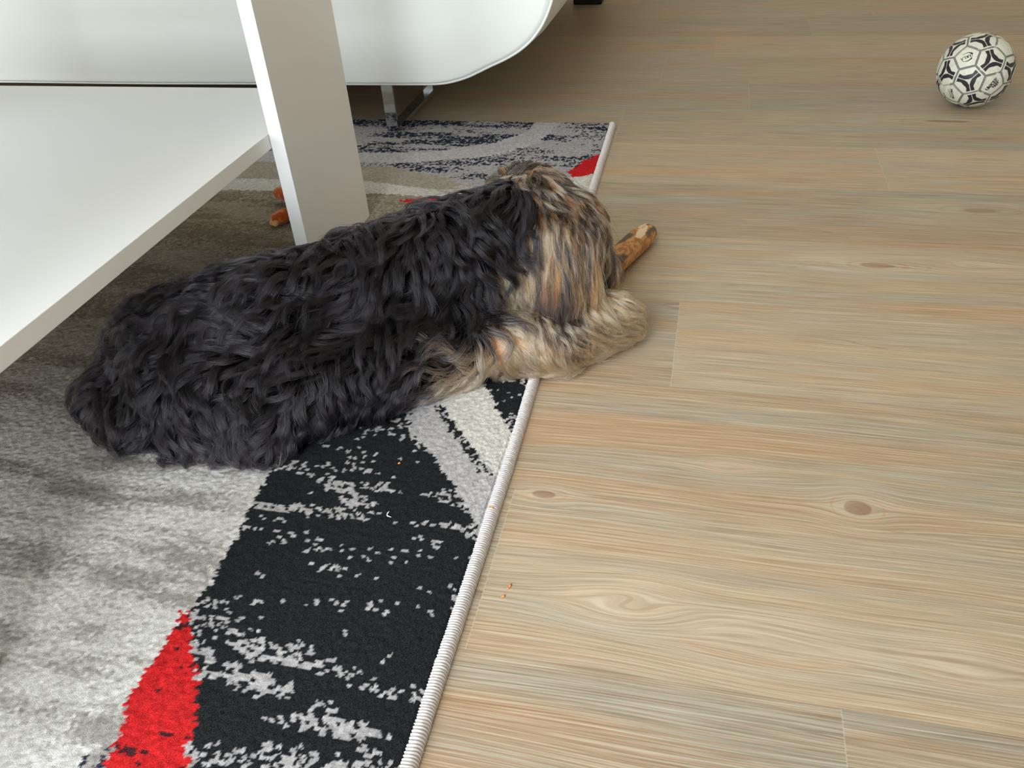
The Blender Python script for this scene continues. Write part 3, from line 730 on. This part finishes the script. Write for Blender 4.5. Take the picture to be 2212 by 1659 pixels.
def build_fur():
    rng = np.random.RandomState(11)
    q0 = v[qd]
    tri = np.concatenate([q0[:, [0, 1, 2]], q0[:, [0, 2, 3]]])
    area = np.linalg.norm(np.cross(tri[:, 1] - tri[:, 0], tri[:, 2] - tri[:, 0]), axis=1) / 2
    grooms = np.array([p[4] for p in DOG], float); grooms /= np.linalg.norm(grooms, axis=1)[:, None]
    regs = np.array([p[5] for p in DOG])
    def sample(n, w=None):
        a = area.copy()
        if w is not None: a = a * w
        i = rng.choice(len(tri), n, p=a / a.sum())
        r1, r2 = rng.rand(n), rng.rand(n); s = np.sqrt(r1)
        t_ = tri[i]
        return t_[:, 0] * (1 - s)[:, None] + t_[:, 1] * (s * (1 - r2))[:, None] + t_[:, 2] * (s * r2)[:, None]
    cenr = tri.mean(1); Dt = sd_prims(cenr, DOG, each=True); tr = regs[Dt.argmin(1)]
    w = np.ones(len(tri)); w[cenr[:, 2] < .02] = .15; w[tr >= 1] *= 1.7; w[tr == 3] *= 1.3
    # --- guides
    NG = 4800
    G0 = sample(NG, w)
    D0 = sd_prims(G0, DOG, each=True); prim = D0.argmin(1); greg = regs[prim]
    wt = np.exp(-(D0 - D0.min(1)[:, None]) / .012); wt /= wt.sum(1)[:, None]
    groom = wt @ grooms
    K = 13
    L = np.choose(greg, [.066, .050, .052, .074, .046]) * (.75 + .5 * rng.rand(NG))
    L *= np.where((greg == 0) & (G0[:, 0] > -.42), 1.15, 1.0)
    lift = np.choose(greg, [.75, .70, .50, .22, .55]) * (.6 + .8 * rng.rand(NG))
    amp = np.choose(greg, [.95, .42, .52, .20, .45]) * (.5 + rng.rand(NG))
    frq = np.choose(greg, [5.0, 4.0, 5.5, 7.0, 5.0]) * (.8 + .5 * rng.rand(NG))
    # neighbouring locks wave together: phase comes from a smooth field plus a little randomness
    kf = rng.randn(3, 3) * 22
    phs = (np.sin(G0 @ kf[0] + 1) + np.sin(G0 @ kf[1] + 2) + np.sin(G0 @ kf[2])) * 2.0 + rng.randn(NG) * .6
    sw = [rng.randn(3, 3) * 16 for _ in range(3)]
    def swirl(P): return np.stack([np.sin(P @ s_[0]) + np.sin(P @ s_[1] + 1.3) + .6 * np.sin(P @ s_[2] * 1.7) for s_ in sw], 1)
    swa = np.choose(greg, [.42, .16, .30, .05, .22])
    hmax = np.choose(greg, [.018, .017, .016, .012, .014]) * (.6 + .8 * rng.rand(NG))
    path = np.zeros((NG, K, 3)); p = G0.copy(); path[:, 0] = p
    for s in range(1, K):
        t = s / (K - 1)
        nrm = sd_grad(dogf, p)
        g = groom + swirl(p) * swa[:, None] + np.array([0, 0, -.25 * t])
        tg = g - nrm * (g * nrm).sum(1)[:, None]; tg /= np.linalg.norm(tg, axis=1)[:, None] + 1e-9
        lat = np.cross(nrm, tg)
        dd = tg + nrm * (lift * (1 - 1.6 * t))[:, None] + lat * (amp * np.sin(phs + frq * t) * (.3 + t))[:, None] + nrm * (amp * .5 * np.cos(phs + frq * t) * t)[:, None]
        dd /= np.linalg.norm(dd, axis=1)[:, None]
        p = p + dd * (L / (K - 1))[:, None]
        sd = dogf(p)
        lo = hmax * .35 * min(1, t * 3); hi = hmax * (1.2 + .5 * t)
        corr = np.where(sd < lo, lo - sd, 0) - np.where(sd > hi, (sd - hi) * .45, 0)
        p = p + nrm * corr[:, None]
        fl = np.where(p[:, 0] < -.225, .0145, .003)
        p[:, 2] = np.maximum(p[:, 2], fl + .004 * rng.rand(NG))
        path[:, s] = p
    # --- strands
    NS = 175000
    S0 = sample(NS, w)
    from mathutils.kdtree import KDTree
    kd = KDTree(NG)
    for i in range(NG): kd.insert(G0[i], i)
    kd.balance()
    near = np.array([kd.find(s_)[1] for s_ in S0])
    f = (.72 + .33 * rng.rand(NS))
    tt = np.linspace(0, 1, K)
    idxf = f[:, None] * tt[None] * (K - 1); i0 = np.minimum(idxf.astype(int), K - 2); fr = np.minimum(idxf - i0, 1.25)
    gp = path[near]
    base = np.take_along_axis(gp, i0[..., None], 1) * (1 - fr[..., None]) + np.take_along_axis(gp, (i0 + 1)[..., None], 1) * fr[..., None]
    off = S0 - G0[near]
    conv = np.clip(rng.normal(.66, .16, NS), .15, .95); sreg = greg[near]
    fly = rng.rand(NS) < .07; conv[fly] = .15
    shp = (1 - conv[:, None] * tt[None] ** .8)
    rndv = rng.randn(NS, 3) * .0016; rndv[fly] *= 3.5
    co = base + off[:, None, :] * shp[..., None] + rndv[:, None, :] * (tt[None, :, None] ** 1.5)
    wv = rng.randn(NS, 3) * .0009; ph2 = rng.rand(NS) * 6
    co += wv[:, None, :] * np.sin(ph2[:, None] + tt[None] * 9)[..., None] * tt[None, :, None]
    co[:, :, 2] = np.maximum(co[:, :, 2], np.where(co[:, :, 0] < -.225, .0135, .0015))
    # --- colour
    g1 = _lat[(near * 7) & 255, (near // 37) & 255]; g2 = _lat[(near * 5 + 9) & 255, (near // 11) & 255]; s1 = rng.rand(NS)
    x, y, z = S0.T
    C = lambda *a: np.array(srgb(*a))
    col = np.zeros((NS, 3))
    blk = C(17, 15, 18)[None] * (1 - s1)[:, None] + C(33, 30, 35)[None] * s1[:, None]
    col[:] = blk
    tanc = C(255, 214, 160)[None] * (1 - g1)[:, None] + C(250, 186, 122)[None] * g1[:, None]
    tanc = np.where((s1 > .75)[:, None], C(255, 232, 200)[None], tanc)
    lockv = (.45 + 1.5 * g1 ** 1.5) * (1 + .8 * smoothstep(.10, .04, z) * smoothstep(.95, .80, y))
    col *= lockv[:, None]
    greyc = C(132, 126, 126)
    m_ = sreg == 1; col[m_] = tanc[m_]
    # shoulder fades from black to grey to tan towards the foreleg
    fade = np.clip(smoothstep(-.375, -.262, x) * smoothstep(1.02, .94, y) * smoothstep(.125, .045, z) * 1.3, 0, 1) * (sreg == 0)
    r_ = rng.rand(NS) * .6 + g1 * .4
    mg_ = fade > r_; col[mg_] = (greyc * .55 + tanc * .45)[mg_]
    mg_ = (fade > .25) & (fade <= r_) & (s1 > .55); col[mg_] = C(92, 88, 90)
    m_ = sreg == 4; col[m_] = np.where((g2 > .45)[:, None], tanc, C(120, 110, 102)[None])[m_]
    crown = np.where((g1 > .74)[:, None], C(178, 158, 134)[None], np.where((g1 > .45)[:, None], C(108, 86, 64)[None], C(44, 38, 34)[None]))
    crown = np.where((s1 > .86)[:, None], C(168, 156, 142)[None], crown)
    m_ = sreg == 2; xb = np.where(y > 1.12, -.325, -.245); bk = smoothstep(xb + .012, xb - .018, x); sel = m_ & (rng.rand(NS) * .5 + g2 * .5 >= bk); col[sel] = crown[sel]
    # ears: tan at the left lock, brown streaks, near-black streak and tip on the right lock
    q1 = vnoise(x * 230 + g1 * .9 + 40, x * 0 + y * 6, 2); q2 = vnoise(x * 620 + 10, y * 9 + s1 * .8, 6)
    earc = C(150, 104, 64)[None] * (1 - q2)[:, None] + C(196, 148, 104)[None] * q2[:, None]
    earc = np.where((q1 > .60)[:, None], C(222, 184, 148)[None], earc)
    earc = np.where((q1 < .36)[:, None], C(74, 60, 52)[None], earc)
    gapd = np.exp(-((x + .224) / .008) ** 2) + .9 * np.exp(-((x + .186) / .006) ** 2)
    earc = np.where((gapd * (.6 + .6 * s1) > .5)[:, None], C(46, 42, 44)[None], earc)
    earc = np.where((s1 > .90)[:, None], C(206, 186, 164)[None], earc)
    m_ = sreg == 3; col[m_] = earc[m_]
    tip = m_ & (y < 1.14) & (x > -.225) & (x < -.165) & (z < .115) & (g2 + s1 * .5 > .42); col[tip] = C(54, 44, 38)
    top = m_ & (z > .175) & (g2 > .4); col[top] = crown[top]
    far = m_ & (y > 1.15); col[far] = crown[far] * .8
    hind = (sreg == 0) & (x < -.48) & (x > -.64) & (z < .034) & (y < .76) & (s1 > .45); col[hind] = C(150, 132, 116)
    sheen = (sreg == 0) & (s1 > .93); col[sheen] = C(44, 41, 46)
    lt = (col.max(1) > .10) & (sreg > 0) | (fade > r_); sat = np.clip((col[:, 0] - col[:, 2]) / (col[:, 0] + 1e-4) * 1.5, 0, 1)[:, None]; col = np.where(lt[:, None], col * (1 + (np.where((sreg == 1)[:, None], np.array([[1.10, .60, .66]]), np.array([[1.08, .74, .62]])) - 1) * sat), col)
    col = np.clip(col, 0, .97)
    # --- write as hair curves, three tufts of hair by body area
    mh = bpy.data.materials.new('dog_hair'); mh.use_nodes = True; nt = mh.node_tree
    for n_ in list(nt.nodes): nt.nodes.remove(n_)
    out = nt.nodes.new('ShaderNodeOutputMaterial'); hb = nt.nodes.new('ShaderNodeBsdfHairPrincipled')
    hb.model = 'CHIANG'; hb.parametrization = 'COLOR'
    at = nt.nodes.new('ShaderNodeAttribute'); at.attribute_name = 'coat'
    nt.links.new(at.outputs['Color'], hb.inputs['Color'])
    hb.inputs['IOR'].default_value = 1.42; hb.inputs['Roughness'].default_value = .20; hb.inputs['Radial Roughness'].default_value = .45
    hb.inputs['Random Roughness'].default_value = .3
    nt.links.new(hb.outputs[0], out.inputs[0])
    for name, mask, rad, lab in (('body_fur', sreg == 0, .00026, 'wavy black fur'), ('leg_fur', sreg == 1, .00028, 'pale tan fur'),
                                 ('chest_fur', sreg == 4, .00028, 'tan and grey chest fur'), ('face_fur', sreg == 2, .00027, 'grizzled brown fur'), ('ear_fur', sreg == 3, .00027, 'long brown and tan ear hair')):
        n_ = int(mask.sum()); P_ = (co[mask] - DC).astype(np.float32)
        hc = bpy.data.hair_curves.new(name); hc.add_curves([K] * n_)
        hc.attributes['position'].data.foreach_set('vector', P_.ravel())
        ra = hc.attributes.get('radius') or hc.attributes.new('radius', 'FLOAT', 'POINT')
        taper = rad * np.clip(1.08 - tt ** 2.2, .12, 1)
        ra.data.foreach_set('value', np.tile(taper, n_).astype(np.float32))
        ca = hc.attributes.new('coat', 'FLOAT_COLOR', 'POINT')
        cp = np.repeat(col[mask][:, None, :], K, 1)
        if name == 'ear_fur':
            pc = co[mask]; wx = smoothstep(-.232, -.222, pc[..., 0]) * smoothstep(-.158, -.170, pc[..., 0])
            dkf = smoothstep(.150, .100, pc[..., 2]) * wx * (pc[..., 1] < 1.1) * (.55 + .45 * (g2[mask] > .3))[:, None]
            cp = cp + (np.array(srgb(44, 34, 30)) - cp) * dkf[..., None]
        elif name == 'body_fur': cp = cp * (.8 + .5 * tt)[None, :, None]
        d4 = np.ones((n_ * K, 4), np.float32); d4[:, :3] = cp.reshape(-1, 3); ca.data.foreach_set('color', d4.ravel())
        hc.materials.append(mh)
        o = bpy.data.objects.new(name, hc); COL.objects.link(o); o.parent = dog; o['label'] = lab
build_fur()

# nose, eyes of the bowed head
def ellipsoid(name, c, r, m, parent, sub=3):
    bm = bmesh.new(); bmesh.ops.create_icosphere(bm, subdivisions=sub, radius=1)
    for w_ in bm.verts: w_.co = Vector((c[0] + w_.co.x * r[0], c[1] + w_.co.y * r[1], c[2] + w_.co.z * r[2]))
    return from_bm(name, bm, m, parent, True)
M_nose = mat('dog_nose', srgb(20, 18, 18), 0.35)
M_eye = mat('dog_eye', srgb(30, 18, 10), 0.08)
ellipsoid('nose', (-.148 + .5, 1.146 - .95, .060), (.014, .016, .011), M_nose, dog)
for yy in (1.085, 1.165): ellipsoid('eye', (-.162 + .5, yy - .95, .165), (.009, .009, .009), M_eye, dog)

# ------------------------------------------------------------------ chewed stick
def build_stick():
    n_, ns = 120, 48
    p0, p1 = np.array([-.088, 1.418, .0]), np.array([-.205, 1.055, .0])
    t = np.linspace(0, 1, n_)
    line = p0 + (p1 - p0) * t[:, None]
    perp = np.array([p1[1] - p0[1], -(p1[0] - p0[0]), 0]); perp /= np.linalg.norm(perp)
    line += perp * (.008 * np.sin(t * math.pi * 1.1))[:, None]
    rad = np.interp(t, [0, .012, .04, .10, .3, .6, .97, 1], [.002, .010, .0165, .0205, .0225, .0205, .017, .004])
    a = np.linspace(0, 2 * math.pi, ns, endpoint=False)
    T, A = np.meshgrid(t, a, indexing='ij')
    R = rad[:, None] * (1 + .07 * np.sin(A * 2 + 1 + T * 3) + .05 * (fbm(T * 18 + 10, np.cos(A) * 1.5 + np.sin(A) + 20, 3, 3) - .5) * 2)
    co = line[:, None, :] + R[..., None] * (perp[None, None] * np.cos(A)[..., None] + np.array([0, 0, 1.0])[None, None] * np.sin(A)[..., None])
    co[..., 2] += .0215 + .0
    co = co.reshape(-1, 3); co[:, 2] = np.maximum(co[:, 2], .0006)
    me = grid_mesh('stick', co - np.array([-.14, 1.24, 0]), n_, ns, True)
    u = T.ravel(); w_ = A.ravel()
    nz = fbm(u * 9 + 3, np.cos(w_) * 1.6 + np.sin(w_) * 1.1 + 8, 7, 3); fine = fbm(u * 60, w_ * 5, 9, 2)
    c = np.array(srgb(196, 146, 92))[None] + (np.array(srgb(160, 108, 60)) - np.array(srgb(196, 146, 92)))[None] * smoothstep(.4, .6, fine)[:, None]
    bark = smoothstep(.53, .56, nz); c = c + (np.array(srgb(98, 82, 66)) - c) * bark[:, None]
    rim = np.exp(-((nz - .535) / .02) ** 2); c = c + (np.array(srgb(128, 84, 48)) - c) * (rim * .7)[:, None]
    top = w_ - math.pi / 2
    for (u0, a0, su, sa) in ((.14, .25, .075, .40), (.075, -.35, .045, .30), (.50, .5, .06, .22), (.56, -.2, .05, .2)):
        d = ((u - u0) / su) ** 2 + ((top - a0 - (u - u0) * 3) / sa) ** 2 + (fine - .5) * .5
        c = c + (np.array(srgb(222, 192, 160)) - c) * smoothstep(1.05, .9, d)[:, None]
        c = c + (np.array(srgb(140, 94, 56)) - c) * (np.exp(-((d - 1.15) / .18) ** 2) * .8)[:, None]
    vcol(me, 'wood', c)
    m = mat('chewed_wood', rough=0.6, spec=0.3); q = NT(m); q.put(q.b.inputs['Base Color'], q.attr('wood'))
    q.put(q.b.inputs['Normal'], q.bump(q.noise(q.coord('Object'), 350.0, 3.0), 0.5, 0.001))
    o = link('stick', me, m, None, True); o.location = (-.14, 1.24, 0)
    tag(o, 'thick peeled wooden chew stick on the floor under the dog muzzle', 'stick')
build_stick()

# ------------------------------------------------------------------ orange plush toy behind the table leg
def build_toy():
    base = np.array([-.80, 1.44, RUGZ])
    PR = [((-.795, 1.43, .040), (-.785, 1.50, .040), .026, .024),
          ((-.800, 1.425, .034), (-.838, 1.388, .026), .011, .0125),
          ((-.838, 1.388, .026), (-.846, 1.378, .024), .0125, .0120),
          ((-.790, 1.42, .030), (-.775, 1.385, .024), .011, .011),
          ((-.785, 1.51, .045), (-.778, 1.535, .052), .024, .022)]
    f = lambda P: sd_prims(P, PR, .005)
    v_, q_ = surface_net(f, (-.93, 1.33, -.005), (-.72, 1.60, .11), .0035)
    v_[:, 2] = np.maximum(v_[:, 2], RUGZ + .0002)
    root = empty('plush_toy', base); tag(root, 'small orange plush toy lying on the rug behind the table leg', 'toy')
    m = mat('orange_plush', srgb(206, 92, 26), 0.95, spec=0.1)
    q = NT(m); fz = q.noise(q.coord('Object'), 700.0, 3.0, 0.7); st = q.noise(q.coord('Object'), 60.0, 1.0)
    q.put(q.b.inputs['Base Color'], q.mix(q.ramp(st, .42, .6), q.mix(q.ramp(fz, .35, .7), srgb(176, 66, 14), srgb(216, 104, 34)), srgb(226, 132, 60)))
    q.put(q.b.inputs['Normal'], q.bump(fz, 0.9, 0.002)); q.b.inputs['Sheen Weight'].default_value = .3
    link('body', mesh_vq('body', v_ - base, q_), m, root, True)
    m2 = mat('pale_plush', srgb(224, 168, 112), 0.95, spec=0.1)
    PE = [((-.82, 1.460, .034), (-.884, 1.478, .036), .010, .0135)]
    for nm, pr_, mm in (('tail', PE, m), ('ear', [((-.800, 1.535, .060), (-.815, 1.548, .070), .010, .006)], m), ('ear', [((-.765, 1.55, .062), (-.760, 1.57, .070), .010, .006)], m),
                        ('toe', [((-.8505, 1.3705, .0215), (-.8520, 1.3690, .0205), .0065, .0060)], m2), ('toe', [((-.8425, 1.3665, .0215), (-.8440, 1.3650, .0205), .0065, .0060)], m2)):
        vv, qq = surface_net(lambda P: sd_prims(P, pr_, .004), (-.93, 1.33, .0), (-.72, 1.62, .10), .0025)
        link(nm, mesh_vq(nm, vv - base, qq), mm, root, True)
build_toy()

# ------------------------------------------------------------------ crumbs and lint
M_crumb = mat('wood_crumb', srgb(214, 140, 78), 0.7); M_lint = mat('white_lint', srgb(236, 236, 232), 0.8)
def crumb(name, x, y, z, L, w_, ang, m, label, cat, bend=.3):
    t = np.linspace(-1, 1, 14); ca, sa = math.cos(ang), math.sin(ang)
    lx = t * L / 2; ly = bend * L * (t * t - .4) * .5
    pts = np.stack([x + lx * ca - ly * sa, y + lx * sa + ly * ca, np.full(14, z) + .0003 * np.sin(t * 4)], 1)
    rr = w_ * np.sqrt(np.clip(1 - t ** 4, .02, 1)) * (1 + .25 * np.sin(t * 7))
    o = link(name, tube_mesh(name, pts - np.array([x, y, 0]), w_, 8, radii=rr), m, None, True); o.location = (x, y, 0)
    tag(o, label, cat, None)
crumb('wood_splinter', -.1729, .5613, .0012, .0085, .0011, 1.2, M_crumb, 'orange wood splinter on the floor, the longer one beside the rug edge', 'splinter')
crumb('wood_crumb', -.1765, .5471, .0012, .0048, .0012, .6, M_crumb, 'tiny round orange crumb on the floor just below the splinter', 'crumb')
crumb('wood_crumb', -.2175, .6636, .0148, .0065, .0011, .1, M_crumb, 'small orange crumb lying on the light grey rug binding', 'crumb')
crumb('wood_crumb', -.3555, .7220, .0146, .0035, .0012, .4, M_crumb, 'orange speck on the black rug area near the dog belly', 'crumb')
crumb('lint', -.3382, .6314, .0146, .0105, .0007, -1.0, M_lint, 'short bent white lint thread on the black part of the rug', 'lint', .8)
